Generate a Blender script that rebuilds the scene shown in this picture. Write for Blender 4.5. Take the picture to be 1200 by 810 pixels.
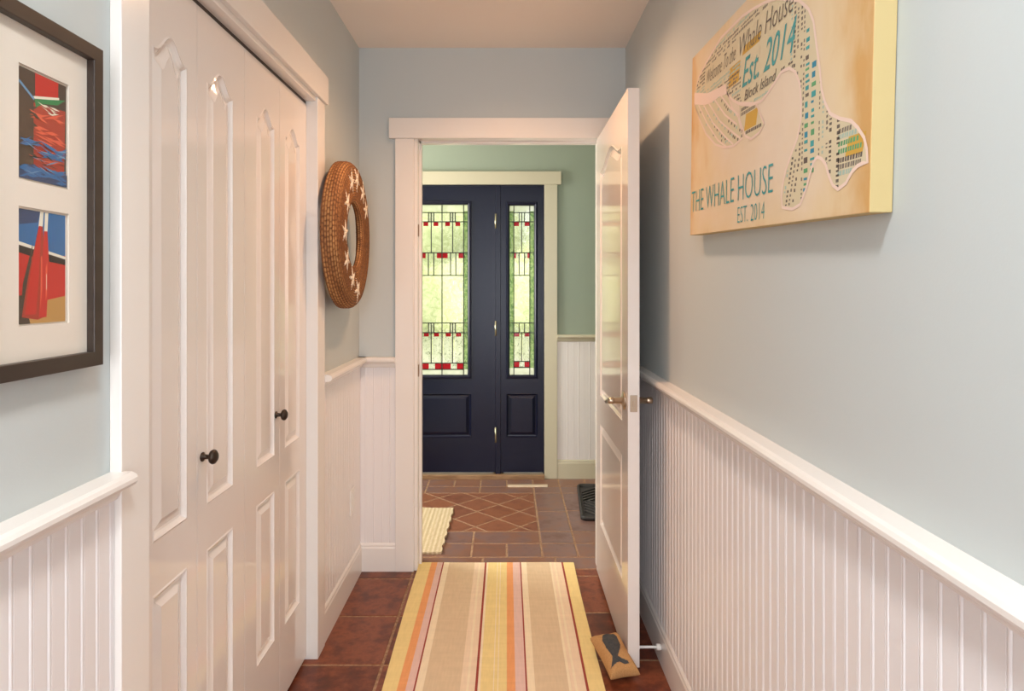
import bpy, bmesh, math, random
from mathutils import Vector, Matrix
from mathutils.geometry import tessellate_polygon
random.seed(7)
PI = math.pi
for o in list(bpy.data.objects):
    bpy.data.objects.remove(o)
SC = bpy.context.scene
COL = SC.collection

# ------------------------------------------------------------------ camera, world, lights, exposure
cd = bpy.data.cameras.new('camera'); cam = bpy.data.objects.new('camera', cd); COL.objects.link(cam)
cam.location = (0, 0, 1.33); cam.rotation_euler = (PI/2, 0, 0)
cd.sensor_width = 36; cd.lens = 770/1200*36
cd.shift_x = 6/1200; cd.shift_y = -67/1200
cd.clip_start = 0.02
SC.camera = cam
vs = SC.view_settings
vs.view_transform = 'Standard'; vs.look = 'None'; vs.gamma = 1; vs.use_curve_mapping = False
vs.exposure = 0.22

def lin(c):
    return tuple((x/12.92 if x <= .04045 else ((x+.055)/1.055)**2.4) for x in [v/255 for v in c])

w = bpy.data.worlds.new('sky'); SC.world = w; w.use_nodes = True
bg = w.node_tree.nodes['Background']
bg.inputs[0].default_value = (.86, .93, 1.0, 1); bg.inputs[1].default_value = 1.6

def lamp(name, kind, loc, power, col, rot=(0, 0, 0), **kw):
    l = bpy.data.lights.new(name, kind); l.energy = power; l.color = col
    for k, v in kw.items(): setattr(l, k, v)
    o = bpy.data.objects.new(name, l); COL.objects.link(o)
    o.location = loc; o.rotation_euler = rot
    return o
lamp('sun', 'SUN', (0, -5, 12), 5.4, (1, .95, .86), (math.radians(48), 0, math.radians(-20)), angle=.01)
lamp('ceiling_lamp', 'SPOT', (0.0, 2.33, 2.44), 36, (1, .58, .32), shadow_soft_size=.04, spot_size=math.radians(154), spot_blend=.9)
lamp('front_ceiling_lamp', 'AREA', (-0.05, 0.35, 2.45), 12, (.86, .95, 1), shape='DISK', size=.32, spread=math.radians(155))
lamp('rear_overhead_fill', 'AREA', (-0.05, -1.0, 2.45), 16, (.88, .96, 1), shape='DISK', size=.32, spread=math.radians(155))  # overhead fill added behind the viewer to brighten the near walls
lamp('rear_daylight_fill', 'AREA', (-0.05, -2.35, 1.25), 32, (.92, .96, 1), (PI/2, 0, 0), shape='RECTANGLE', size=.95, size_y=1.9)  # unseen area light added behind the viewer, standing in for daylight
lamp('entry_window_daylight', 'AREA', (-1.95, 3.95, 1.5), 50, (1, .96, .88), (0, -PI/2, 0), shape='RECTANGLE', size=1.1, size_y=.9)

# ------------------------------------------------------------------ materials
def mat(name, rgb, rough=.5, metal=0, noise=None, bump=None, spec=.5, coat=0):
    """rgb in sRGB 0-255; noise = (scale, second rgb, (sx,sy,sz)); bump = (scale, strength, (sx,sy,sz))"""
    m = bpy.data.materials.new(name); m.use_nodes = True
    nt = m.node_tree; b = nt.nodes['Principled BSDF']
    b.inputs['Base Color'].default_value = (*lin(rgb), 1)
    b.inputs['Roughness'].default_value = rough; b.inputs['Metallic'].default_value = metal
    b.inputs['Specular IOR Level'].default_value = spec
    if coat:
        b.inputs['Coat Weight'].default_value = coat; b.inputs['Coat Roughness'].default_value = .06
    tc = nt.nodes.new('ShaderNodeTexCoord')
    def nz(scale, st, detail=4):
        mp = nt.nodes.new('ShaderNodeMapping'); mp.inputs['Scale'].default_value = st
        n = nt.nodes.new('ShaderNodeTexNoise'); n.inputs['Scale'].default_value = scale; n.inputs['Detail'].default_value = detail
        nt.links.new(tc.outputs['Object'], mp.inputs[0]); nt.links.new(mp.outputs[0], n.inputs['Vector'])
        return n
    if noise:
        n = nz(noise[0], noise[2] if len(noise) > 2 else (1, 1, 1))
        mx = nt.nodes.new('ShaderNodeMix'); mx.data_type = 'RGBA'
        mx.inputs[6].default_value = (*lin(rgb), 1); mx.inputs[7].default_value = (*lin(noise[1]), 1)
        rp = nt.nodes.new('ShaderNodeMapRange'); rp.inputs[1].default_value = .35; rp.inputs[2].default_value = .65
        nt.links.new(n.outputs[0], rp.inputs[0]); nt.links.new(rp.outputs[0], mx.inputs[0])
        nt.links.new(mx.outputs[2], b.inputs['Base Color'])
    if bump:
        n = nz(bump[0], bump[2] if len(bump) > 2 else (1, 1, 1), 3)
        bp = nt.nodes.new('ShaderNodeBump'); bp.inputs['Strength'].default_value = bump[1]; bp.inputs['Distance'].default_value = .002
        nt.links.new(n.outputs[0], bp.inputs['Height']); nt.links.new(bp.outputs[0], b.inputs['Normal'])
    return m

M = {}
M['wall'] = mat('blue_grey_wall_paint', (198, 203, 202), .55, bump=(260, .06))
M['green'] = mat('green_daylight_wall_tint', (156, 168, 152), .55, bump=(260, .06))  # greener base holds the green daylight reflected onto the entry walls
M['ceiling'] = mat('ceiling_paint', (246, 234, 222), .7, bump=(300, .05))
M['trim'] = mat('white_trim_paint', (238, 231, 225), .22, spec=.45)
M['bead'] = mat('white_beadboard_paint', (238, 232, 231), .3, spec=.4)
M['etrim'] = mat('entry_trim_paint', (208, 200, 176), .3, spec=.4)
M['leaf'] = mat('glossy_white_closet_paint', (236, 227, 221), .075, spec=.8, bump=(30, .012, (2, 6, .35)))
M['hdoor'] = mat('glossy_white_door_paint', (236, 226, 219), .09, spec=.75, bump=(30, .02, (6, 2, .35)))
M['navy'] = mat('navy_door_paint', (13, 17, 42), .3, spec=.35)
M['dark'] = mat('dark_track_metal', (48, 34, 28), .5)
M['nickel'] = mat('satin_nickel', (178, 160, 140), .28, 1)
M['bronze'] = mat('dark_bronze', (62, 50, 42), .35, .7)
M['brass'] = mat('pale_brass', (196, 190, 160), .3, .9)
M['oldbrass'] = mat('old_brass', (120, 88, 58), .4, .7)
M['white'] = mat('white_plastic', (240, 236, 232), .35)
M['frame'] = mat('dark_brown_frame', (62, 50, 42), .4, noise=(30, (52, 40, 34), (1, .2, 1)))
M['mat'] = mat('cream_mat_board', (232, 220, 206), .85)
M['paper'] = mat('photo_paper', (240, 238, 232), .6)
M['grout'] = mat('tan_grout', (172, 138, 108), .9, noise=(60, (140, 104, 78)))
M['oak'] = mat('tan_threshold', (170, 134, 100), .5, noise=(12, (140, 105, 74), (1, 8, 8)))

def tile_mat(name, ramp, rough, rough2, nscale=9):
    m = bpy.data.materials.new(name); m.use_nodes = True; nt = m.node_tree; b = nt.nodes['Principled BSDF']
    g = nt.nodes.new('ShaderNodeNewGeometry'); tc = nt.nodes.new('ShaderNodeTexCoord')
    n = nt.nodes.new('ShaderNodeTexNoise'); n.inputs['Scale'].default_value = nscale; n.inputs['Detail'].default_value = 6; n.inputs['Roughness'].default_value = .65
    nt.links.new(tc.outputs['Object'], n.inputs['Vector'])
    mr = nt.nodes.new('ShaderNodeMapRange'); mr.inputs[1].default_value = .36; mr.inputs[2].default_value = .64
    nt.links.new(n.outputs[0], mr.inputs[0])
    ad = nt.nodes.new('ShaderNodeMath'); ad.operation = 'MULTIPLY_ADD'; ad.inputs[1].default_value = .45
    nt.links.new(g.outputs['Random Per Island'], ad.inputs[0])
    m2 = nt.nodes.new('ShaderNodeMath'); m2.operation = 'MULTIPLY'; m2.inputs[1].default_value = .55
    nt.links.new(mr.outputs[0], m2.inputs[0]); nt.links.new(m2.outputs[0], ad.inputs[2])
    cr = nt.nodes.new('ShaderNodeValToRGB'); el = cr.color_ramp.elements
    for i, c in enumerate(ramp):
        p = i/(len(ramp)-1)
        if i == 0: e = el[0]
        elif i == len(ramp)-1: e = el[-1]
        else: e = el.new(p)
        e.position = p; e.color = (*lin(c), 1)
    nt.links.new(ad.outputs[0], cr.inputs[0]); nt.links.new(cr.outputs[0], b.inputs['Base Color'])
    r = nt.nodes.new('ShaderNodeMapRange'); r.inputs[3].default_value = rough; r.inputs[4].default_value = rough2
    nt.links.new(n.outputs[0], r.inputs[0]); nt.links.new(r.outputs[0], b.inputs['Roughness'])
    bp = nt.nodes.new('ShaderNodeBump'); bp.inputs['Strength'].default_value = .25; bp.inputs['Distance'].default_value = .003
    nt.links.new(n.outputs[0], bp.inputs['Height']); nt.links.new(bp.outputs[0], b.inputs['Normal'])
    return m
M['tile'] = tile_mat('terracotta_tile', [(70, 28, 14), (100, 44, 24), (136, 72, 44), (92, 40, 22)], .3, .5, 14)
M['etile'] = tile_mat('brown_quarry_tile', [(118, 88, 78), (136, 94, 74), (126, 98, 92), (112, 80, 70)], .28, .45)
M['dtile'] = tile_mat('diamond_quarry_tile', [(120, 72, 52), (142, 90, 64), (130, 82, 62), (112, 66, 48)], .3, .5)

def glass_mat(name, rgb, rough=.18, bump=.4, scale=60, tl=0.0, rgb2=None, cs=40, lo=.4, hi=.6):
    m = bpy.data.materials.new(name); m.use_nodes = True; nt = m.node_tree
    for n in list(nt.nodes): nt.nodes.remove(n)
    out = nt.nodes.new('ShaderNodeOutputMaterial')
    rf = nt.nodes.new('ShaderNodeBsdfRefraction'); rf.inputs['Color'].default_value = (*lin(rgb), 1)
    rf.inputs['Roughness'].default_value = rough; rf.inputs['IOR'].default_value = 1.12
    gl = nt.nodes.new('ShaderNodeBsdfGlossy'); gl.inputs['Roughness'].default_value = .1
    mx = nt.nodes.new('ShaderNodeMixShader'); mx.inputs[0].default_value = .05
    tc = nt.nodes.new('ShaderNodeTexCoord')
    v = nt.nodes.new('ShaderNodeTexNoise'); v.inputs['Scale'].default_value = scale; v.inputs['Detail'].default_value = 1; v.inputs['Distortion'].default_value = 1.5
    nt.links.new(tc.outputs['Object'], v.inputs['Vector'])
    bp = nt.nodes.new('ShaderNodeBump'); bp.inputs['Strength'].default_value = bump; bp.inputs['Distance'].default_value = .004
    nt.links.new(v.outputs[0], bp.inputs['Height']); nt.links.new(bp.outputs[0], rf.inputs['Normal']); nt.links.new(bp.outputs[0], gl.inputs['Normal'])
    nt.links.new(rf.outputs[0], mx.inputs[1]); nt.links.new(gl.outputs[0], mx.inputs[2])
    last = mx; cm_ = None
    if rgb2:
        n = nt.nodes.new('ShaderNodeTexNoise'); n.inputs['Scale'].default_value = cs; n.inputs['Detail'].default_value = 2; n.inputs['Distortion'].default_value = 2.2
        nt.links.new(tc.outputs['Object'], n.inputs['Vector'])
        q = nt.nodes.new('ShaderNodeMapRange'); q.inputs[1].default_value = lo; q.inputs[2].default_value = hi; nt.links.new(n.outputs[0], q.inputs[0])
        cm_ = nt.nodes.new('ShaderNodeMix'); cm_.data_type = 'RGBA'; cm_.inputs[6].default_value = (*lin(rgb), 1); cm_.inputs[7].default_value = (*lin(rgb2), 1)
        nt.links.new(q.outputs[0], cm_.inputs[0]); nt.links.new(cm_.outputs[2], rf.inputs['Color'])
    if tl:
        t = nt.nodes.new('ShaderNodeBsdfTranslucent'); t.inputs['Color'].default_value = (*lin(rgb), 1)
        if cm_: nt.links.new(cm_.outputs[2], t.inputs['Color'])
        m2 = nt.nodes.new('ShaderNodeMixShader'); m2.inputs[0].default_value = tl
        nt.links.new(mx.outputs[0], m2.inputs[1]); nt.links.new(t.outputs[0], m2.inputs[2]); last = m2
    nt.links.new(last.outputs[0], out.inputs[0])
    return m
G_CLEAR = glass_mat('pale_green_hammered_glass', (222, 222, 198), .2, .5, 40, .25, (190, 194, 160), 16, .35, .7)
G_GREEN = glass_mat('green_border_glass', (196, 212, 166), .25, .5, 70, .3, (110, 146, 92), 26, .35, .65)
G_RED = glass_mat('red_glass', (190, 18, 36), .3, .2, 40, .5)
G_WHITE = glass_mat('white_swirl_glass', (252, 250, 252), .12, 1.0, 45, .45, (160, 164, 158), 48, .56, .66)
G_PLAIN = glass_mat('white_border_glass', (255, 252, 255), .2, .3, 45, .5)
M['lead'] = mat('lead_came', (44, 46, 44), .5, .3)

# ------------------------------------------------------------------ builders
class MB:
    def __init__(s): s.v = []; s.f = []; s.m = []; s.sm = []
    def add(s, vs_, fs, mi=0, smooth=False):
        o = len(s.v); s.v += [Vector(p) for p in vs_]
        for f in fs: s.f.append(tuple(i+o for i in f)); s.m.append(mi); s.sm.append(smooth)
    def box(s, x0, x1, y0, y1, z0, z1, mi=0):
        s.add([(x, y, z) for z in (z0, z1) for y in (y0, y1) for x in (x0, x1)],
              [(0, 2, 3, 1), (4, 5, 7, 6), (0, 1, 5, 4), (2, 6, 7, 3), (0, 4, 6, 2), (1, 3, 7, 5)], mi)
    def quad(s, a, b, c, d, mi=0): s.add([a, b, c, d], [(0, 1, 2, 3)], mi)
    def poly(s, pts, mi=0):
        t = tessellate_polygon([[Vector(p) for p in pts]])
        s.add(pts, [tuple(x) for x in t], mi)
    def extrude(s, prof, fn, a0, a1, mi=0, cap=True, smooth=False):
        """prof: list of 2-D points; fn(p, a) -> 3-D"""
        n = len(prof)
        s.add([fn(p, a0) for p in prof]+[fn(p, a1) for p in prof],
              [(i, (i+1) % n, n+(i+1) % n, n+i) for i in range(n)], mi, smooth)
        if cap:
            for a in (a0, a1):
                pts = [fn(p, a) for p in prof]
                t = tessellate_polygon([[Vector((p[0], p[1], 0)) for p in prof]])
                s.add(pts, [tuple(x) for x in t], mi)
    def lathe(s, prof, origin, axis, n=24, mi=0, smooth=True):
        ax = Vector(axis).normalized(); u = ax.orthogonal().normalized(); v = ax.cross(u); og = Vector(origin)
        vs_ = []; m = len(prof)
        for k in range(n):
            a = 2*PI*k/n
            for r, h in prof: vs_.append(og+ax*h+(u*math.cos(a)+v*math.sin(a))*r)
        s.add(vs_, [(k*m+i, k*m+i+1, ((k+1) % n)*m+i+1, ((k+1) % n)*m+i) for k in range(n) for i in range(m-1)], mi, smooth)
    def tube(s, pts, radii, n=14, mi=0):
        pts = [Vector(p) for p in pts]
        if not isinstance(radii, (list, tuple)): radii = [radii]*len(pts)
        rings = []
        for i, p in enumerate(pts):
            d = (pts[min(i+1, len(pts)-1)]-pts[max(i-1, 0)]).normalized()
            if i == 0: u = d.orthogonal().normalized()
            else: u = (u-d*u.dot(d)).normalized()
            v = d.cross(u)
            rings.append([p+(u*math.cos(2*PI*k/n)+v*math.sin(2*PI*k/n))*radii[i] for k in range(n)])
        s.add([q for r in rings for q in r],
              [(i*n+k, i*n+(k+1) % n, (i+1)*n+(k+1) % n, (i+1)*n+k) for i in range(len(pts)-1) for k in range(n)], mi, True)
        s.add(rings[0], [tuple(range(n))], mi); s.add(rings[-1], [tuple(range(n))], mi)
    def build(s, name, mats, parent=None, bevel=0, origin=None, xf=None, fix=True):
        if not isinstance(mats, (list, tuple)): mats = [mats]
        V = [xf @ p for p in s.v] if xf else s.v
        if parent is not None: org = parent.matrix_world_.translation if hasattr(parent, 'matrix_world_') else Vector(WORLD[parent.name])
        elif origin is not None: org = Vector(origin)
        else:
            lo = [min(p[i] for p in V) for i in range(3)]; hi = [max(p[i] for p in V) for i in range(3)]
            org = Vector(((lo[0]+hi[0])/2, (lo[1]+hi[1])/2, lo[2]))
        me = bpy.data.meshes.new(name); me.from_pydata([p-org for p in V], [], s.f)
        for m_ in mats: me.materials.append(m_)
        for p, mi, sm in zip(me.polygons, s.m, s.sm): p.material_index = mi; p.use_smooth = sm
        if fix:
            bm = bmesh.new(); bm.from_mesh(me)
            bmesh.ops.remove_doubles(bm, verts=bm.verts, dist=1e-6)
            bmesh.ops.recalc_face_normals(bm, faces=bm.faces); bm.to_mesh(me); bm.free()
        o = bpy.data.objects.new(name, me); COL.objects.link(o)
        if parent is not None: o.parent = parent
        else: o.location = org
        WORLD[o.name] = tuple(org)
        if bevel:
            b = o.modifiers.new('bevel', 'BEVEL'); b.width = bevel; b.segments = 2; b.limit_method = 'ANGLE'; b.angle_limit = .6
        return o
WORLD = {}
def tag(o, label=None, cat=None, group=None, kind=None):
    if label: o['label'] = label
    if cat: o['category'] = cat
    if group: o['group'] = group
    if kind: o['kind'] = kind
    return o
def empty(name, loc, label, cat, group=None, kind=None):
    o = bpy.data.objects.new(name, None); COL.objects.link(o); o.location = loc; o.empty_display_size = .05
    WORLD[o.name] = tuple(loc)
    return tag(o, label, cat, group, kind)
def struct(o, label, cat): return tag(o, label, cat, kind='structure')

# ------------------------------------------------------------------ setting
XL, XR, YB, ZC = -.698, .56, 3.10, 2.465
YE, YV = 4.60, 3.22            # entry wall with the blue door; back side of the hall end wall
OY0, OY1, OZ = 1.246, 2.353, 2.0   # closet opening
DX0, DX1, DZ = -.42, .440, 2.035   # doorway opening

b = MB()
b.box(XL-.12, XL, -2.3, OY0-.018, 0, ZC); b.box(XL-.12, XL, OY1+.018, YV, 0, ZC); b.box(XL-.12, XL, OY0-.018, OY1+.018, OZ+.018, ZC)
wall_left = struct(b.build('wall_left', M['wall']), 'pale blue-grey hall wall around the white closet', 'wall')
b = MB(); b.box(XR, XR+.12, -2.3, YB, 0, ZC)
wall_right = struct(b.build('wall_right', M['wall']), 'pale blue-grey hall wall behind the whale canvas', 'wall')
b = MB()
b.box(XL, DX0-.02, YB, YV, 0, ZC); b.box(DX1+.02, XR+.12, YB, YV, 0, ZC); b.box(DX0-.02, DX1+.02, YB, YV, DZ+.02, ZC)
wall_far = struct(b.build('wall_far', M['wall']), 'hall end wall above and beside the open doorway', 'wall')
b = MB()
FX0, FX1, FZ = -.86, .262, 2.054
b.box(-1.9, FX0, YE, YE+.14, 0, ZC); b.box(FX1, 1.5, YE, YE+.14, 0, ZC); b.box(FX0, FX1, YE, YE+.14, FZ, ZC)
wall_entry = struct(b.build('wall_entry', M['green']), 'entry wall tinted with green daylight around the navy front door', 'wall')
b = MB(); b.box(-2.0, -1.9, YV, 3.3, 0, ZC); b.box(-2.0, -1.9, 4.55, YE+.14, 0, ZC)
b.box(-2.0, -1.9, 3.3, 4.55, 0, .95); b.box(-2.0, -1.9, 3.3, 4.55, 2.05, ZC); b.box(-2.0, XL-.12, YB, YV, 0, ZC)
struct(b.build('wall_side', M['green']), 'entry side wall with a window opening', 'wall')
b = MB(); b.box(1.5, 1.6, YV, YE+.14, 0, ZC); b.box(XR+.12, 1.6, YB, YV, 0, ZC)
struct(b.build('wall_beyond', M['green']), 'entry wall out of sight behind the white door', 'wall')
b = MB(); b.box(XL-.12, -.56, -2.3, -2.2, 0, ZC); b.box(.46, XR+.12, -2.3, -2.2, 0, ZC); b.box(-.56, .46, -2.3, -2.2, 2.25, ZC); b.box(-.56, .46, -2.3, -2.2, 0, .25)  # opening made up to let the rear fill light in
struct(b.build('wall_rear', M['wall']), 'hall wall behind the viewer with a tall opening added for the fill light', 'wall')
b = MB(); b.box(-1.45, -1.40, 1.0, 2.6, 0, ZC); b.box(-1.40, XL-.12, 1.0, 1.05, 0, ZC); b.box(-1.40, XL-.12, 2.55, 2.6, 0, ZC)
struct(b.build('wall_closet', M['wall']), 'inside walls of the closet behind the bifold leaves', 'wall')
b = MB(); b.box(-2.0, 1.6, -2.3, YE+.14, ZC, ZC+.1)
struct(b.build('ceiling', M['ceiling']), 'warm white ceiling over the hall', 'ceiling')

# ---- floor tiles (each tile a small bevelled slab over a grout bed)
def clip(poly, x0, x1, y0, y1):
    for ax, lim, sg in ((0, x0, 1), (0, x1, -1), (1, y0, 1), (1, y1, -1)):
        out = []
        for i in range(len(poly)):
            a, c = poly[i], poly[(i+1) % len(poly)]
            ia, ic = sg*(a[ax]-lim) >= 0, sg*(c[ax]-lim) >= 0
            if ia: out.append(a)
            if ia != ic:
                t = (lim-a[ax])/(c[ax]-a[ax]); out.append((a[0]+t*(c[0]-a[0]), a[1]+t*(c[1]-a[1])))
        poly = out
        if not poly: return []
    return poly
def inset(poly, g):
    n = len(poly); out = []
    ar = sum(poly[i][0]*poly[(i+1) % n][1]-poly[(i+1) % n][0]*poly[i][1] for i in range(n))
    if ar < 0: poly = poly[::-1]
    L = []
    for i in range(n):
        a, c = Vector(poly[i]), Vector(poly[(i+1) % n]); d = (c-a)
        if d.length < 1e-5: return []
        d.normalize(); nn = Vector((-d.y, d.x)); L.append((a+nn*g, d))
    for i in range(n):
        (p, d), (q, e) = L[i-1], L[i]
        cr = d.x*e.y-d.y*e.x
        if abs(cr) < 1e-4: out.append(tuple(q)); continue
        t = ((q-p).x*e.y-(q-p).y*e.x)/cr; out.append(tuple(p+d*t))
    a2 = sum(out[i][0]*out[(i+1) % n][1]-out[(i+1) % n][0]*out[i][1] for i in range(n))
    return out if a2 > .0006 else []
def tile(b, poly, g, mi):
    p1 = inset(poly, g)
    p2 = inset(poly, g+.0025)
    if not p1 or not p2: return
    n = len(p1); z0, z1, z2 = -.006, -.0015, 0
    b.add([(x, y, z0) for x, y in p1]+[(x, y, z1) for x, y in p1]+[(x, y, z2) for x, y in p2],
          [(i, (i+1) % n, n+(i+1) % n, n+i) for i in range(n)]+[(n+i, n+(i+1) % n, 2*n+(i+1) % n, 2*n+i) for i in range(n)]+[tuple(range(2*n, 3*n))], mi)
def rect(x0, x1, y0, y1): return [(x0, y0), (x1, y0), (x1, y1), (x0, y1)]
b = MB()
b.box(-2.0, 1.6, -2.3, YE+.14, -.05, -.0012, 1)
YT = 3.115
xs = [-.78, -.44, -.10, .24, .58]; ys = [3.009-.3445*k for k in range(16)]
for i in range(4):
    o = 0 if i < 3 else .03
    for j in range(15): tile(b, rect(xs[i], xs[i+1], max(-2.3, ys[j+1]+o), ys[j]+o), .0042, 0)
    tile(b, rect(xs[i], xs[i+1], ys[0]+o, YT), .0042, 0)
# entry: threshold course, two border courses, diamond field, two courses before the sill
S = .178
vx = [.177+S*k for k in range(-12, 8)]
def course(y0, y1, k0, step, off=0):
    i = k0
    while i+step < len(vx): tile(b, rect(vx[i]+off, vx[i+step]+off, y0, y1), .0045, 2); i += step
course(YT, 3.251, 0, 2, .06); course(3.251, 3.425, 0, 1)
i = 0
while i+2 < 13: tile(b, rect(vx[i], vx[min(i+2, 12)], 3.425, 3.593), .0045, 2); i += 2
course(4.41, 4.60, 0, 1); i = 0
while i+2 <= 12: tile(b, rect(vx[i], vx[i+2], 4.267, 4.41), .0045, 2); i += 2
for (y0, y1) in ((3.425, 3.593), (3.593, 3.913), (3.913, 4.267), (4.267, 4.41)): tile(b, rect(vx[12], vx[13], y0, y1), .0045, 2)
for k in range(13, 19):
    for (y0, y1) in ((3.425, 3.593), (3.593, 3.93), (3.93, 4.267), (4.267, 4.41)): tile(b, rect(vx[k], vx[k+1], y0, y1), .0045, 2)
for k in range(-20, 20):
    for m_ in range(-4, 6):
        if (k+m_) % 2: continue
        cx, cy = -.178+.126*k, 3.916+.126*m_+.126
        p = clip([(cx, cy-.126), (cx+.126, cy), (cx, cy+.126), (cx-.126, cy)], -1.6, .177, 3.593, 4.267)
        if len(p) >= 3: tile(b, p, .0045, 3)
struct(b.build('floor', [M['tile'], M['grout'], M['etile'], M['dtile']], origin=(0, 0, 0), fix=False), 'terracotta tiled floor with a diamond tiled entry beyond', 'floor')

# ---- trim profiles
RAIL = [(0, 1.007), (.036, 1.007), (.043, 1.004), (.047, .998), (.047, .991), (.043, .985), (.036, .982), (.024, .981), (.021, .976), (.019, .968), (.014, .96), (.008, .957), (.008, .946), (0, .946)]
BASE = [(0, 0), (.017, 0), (.017, .108), (.0145, .116), (.0145, .122), (.012, .128), (.0085, .134), (.0065, .146), (0, .146)]
left = lambda p, a: (XL+p[0], a, p[1])
right = lambda p, a: (XR-p[0], a, p[1])
far = lambda p, a: (a, YB-p[0], p[1])
entry = lambda p, a: (a, YE-p[0], p[1])
NT = [0]
def trim(b, label, cat='trim', m=None, bevel=.002):
    NT[0] += 1
    return struct(b.build('trim_%d' % NT[0], m or M['trim'], bevel=bevel), label, cat)
def bead(fn, a0, a1, z0, z1, parent):
    b = MB(); P_ = .0385; th = .009
    prof = []
    n = int((a1-a0)/P_)+1
    for k in range(n):
        s = a0+k*P_
        for q, h in ((0, 0), (.0270, 0), (.0282, -.0007), (.0292, -.0007), (.0302, .0001), (.0318, .0008), (.0332, .0010), (.0346, .0008), (.0362, .0001), (.0372, -.0007), (.0380, -.0006)):
            if s+q <= a1: prof.append((s+q, th+h))
    prof.append((a1, th))
    m = len(prof)
    b.add([fn((h, z0), a) for a, h in prof]+[fn((h, z1), a) for a, h in prof], [(i, i+1, m+i+1, m+i) for i in range(m-1)])
    return b.build('wainscot', M['bead'], parent, fix=True)
bead(right, -2.2, YB, .1, .96, wall_right)
bead(left, -2.2, 1.153, .1, .96, wall_left)
bead(left, 2.446, YB, .1, .96, wall_left)
bead(far, XL, -.525, .1, .96, wall_far)
bead(entry, .352, 1.5, .1, .96, wall_entry)
b = MB(); b.extrude(RAIL, right, -2.2, YB); trim(b, 'white chair rail along the right wall under the whale canvas', 'chair rail', bevel=0)
b = MB(); b.extrude(RAIL, left, -2.2, 1.160); b.extrude(RAIL, left, 1.158, 1.183) if False else None
trim(b, 'white chair rail under the framed picture', 'chair rail', bevel=0)
b = MB(); b.extrude(RAIL, left, 2.447, YB); trim(b, 'short white chair rail under the wreath', 'chair rail', bevel=0)
b = MB(); b.extrude(RAIL, far, XL, -.522); trim(b, 'short white chair rail between corner and doorway casing', 'chair rail', bevel=0)
b = MB(); b.extrude(RAIL, entry, .352, 1.5); trim(b, 'pale chair rail beyond the doorway on the green wall', 'chair rail', m=M['etrim'], bevel=0)
for nm, fn, a0, a1, lab in (('right', right, -2.2, YB, 'white baseboard along the right beadboard wall'), ('left', left, 2.447, YB, 'white baseboard below the wreath'), ('front', left, -2.2, 1.153, 'white baseboard below the framed picture'),
                       ('far', far, XL, -.522, 'white baseboard left of the doorway casing'), ('entry', entry, .352, 1.5, 'pale baseboard on the entry wall beside the front door')):
    b = MB(); b.extrude(BASE, fn, a0, a1); struct(b.build('baseboard_'+nm, M['etrim'] if nm == 'entry' else M['trim']), lab, 'baseboard')
# closet casing
b = MB(); CT = XL+.021
b.box(XL, CT, 1.154, OY0, 0, 2.016); b.box(XL, CT, OY1, 2.445, 0, 2.016)
b.box(XL-.12, XL+.004, OY1, OY1+.018, 0, OZ+.012); b.box(XL-.12, XL+.004, OY0-.018, OY0, 0, OZ+.012)
b.box(XL-.12, XL+.004, OY0-.018, OY1+.018, OZ, OZ+.018)
b.box(XL, XL+.014, OY0, OY1, OZ, 2.02)
trim(b, 'white upright casing boards around the closet opening', 'casing')
b = MB(); b.box(XL, XL+.03, 1.14, 2.462, 2.016, 2.118); trim(b, 'white flat header board over the closet', 'header')
b = MB(); b.box(XL-.075, XL-.022, OY0, OY1, 1.988, OZ); trim(b, 'dark metal track above the closet leaves', 'track', m=M['dark'], bevel=0)
# doorway casing
b = MB(); JT = YB-.02
b.box(-.524, -.437, JT, YB, 0, 2.033); b.box(.457, .545, JT, YB, 0, 2.033)
b.box(-.437, DX0, YB-.006, YV+.006, 0, DZ+.017); b.box(DX1, .457, YB-.006, YV+.006, 0, DZ+.017); b.box(-.437, .457, YB-.006, YV+.006, DZ, DZ+.018)
b.box(DX0, DX0+.012, YB+.045, YB+.08, 0, DZ); b.box(DX1-.012, DX1, YB+.045, YB+.08, 0, DZ); b.box(DX0, DX1, YB+.045, YB+.08, DZ-.012, DZ)
b.box(-.524, -.437, YV, YV+.018, 0, 2.04); b.box(.457, .545, YV, YV+.018, 0, 2.04); b.box(-.55, .55, YV, YV+.02, 2.04, 2.13)
casing = trim(b, 'white casing and jamb of the open doorway', 'casing')
for z in (1.605, .94):
    q = MB(); q.box(DX0-.001, DX0+.0025, YB+.008, YB+.03, z-.028, z+.028); q.build('strike_plate', M['oldbrass'], casing)
b = MB(); b.box(-.552, XR, YB-.028, YB, 2.033, 2.128); trim(b, 'white flat header board over the open doorway', 'header')
# front door casing
b = MB(); b.box(FX1, .352, YE-.02, YE, 0, FZ+.002); b.box(FX0-.09, FX0, YE-.02, YE, 0, FZ+.002)
trim(b, 'cream upright casing beside the sidelight', 'casing', m=M['etrim'])
b = MB(); b.box(FX0-.11, .378, YE-.03, YE, FZ, FZ+.09); trim(b, 'cream flat header over the front door', 'header', m=M['etrim'])
b = MB(); b.box(FX0, FX1, YE-.035, YE+.14, 0, .03); trim(b, 'tan wooden sill under the front door', 'sill', m=M['oak'])
b = MB()
b.box(FX0, FX0+.03, YE+.002, YE+.1, .03, FZ); b.box(FX1-.006, FX1, YE+.0, YE+.1, .03, FZ); b.box(FX0, FX1, YE+.0, YE+.1, FZ-.006, FZ)
b.box(-.0795, -.0435, YE-.002, YE+.1, .03, FZ); b.box(-.10, -.02, YE+.05, YE+.1, .03, FZ)
trim(b, 'navy mullion and jamb between front door and sidelight', 'mullion', m=M['navy'])

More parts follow.
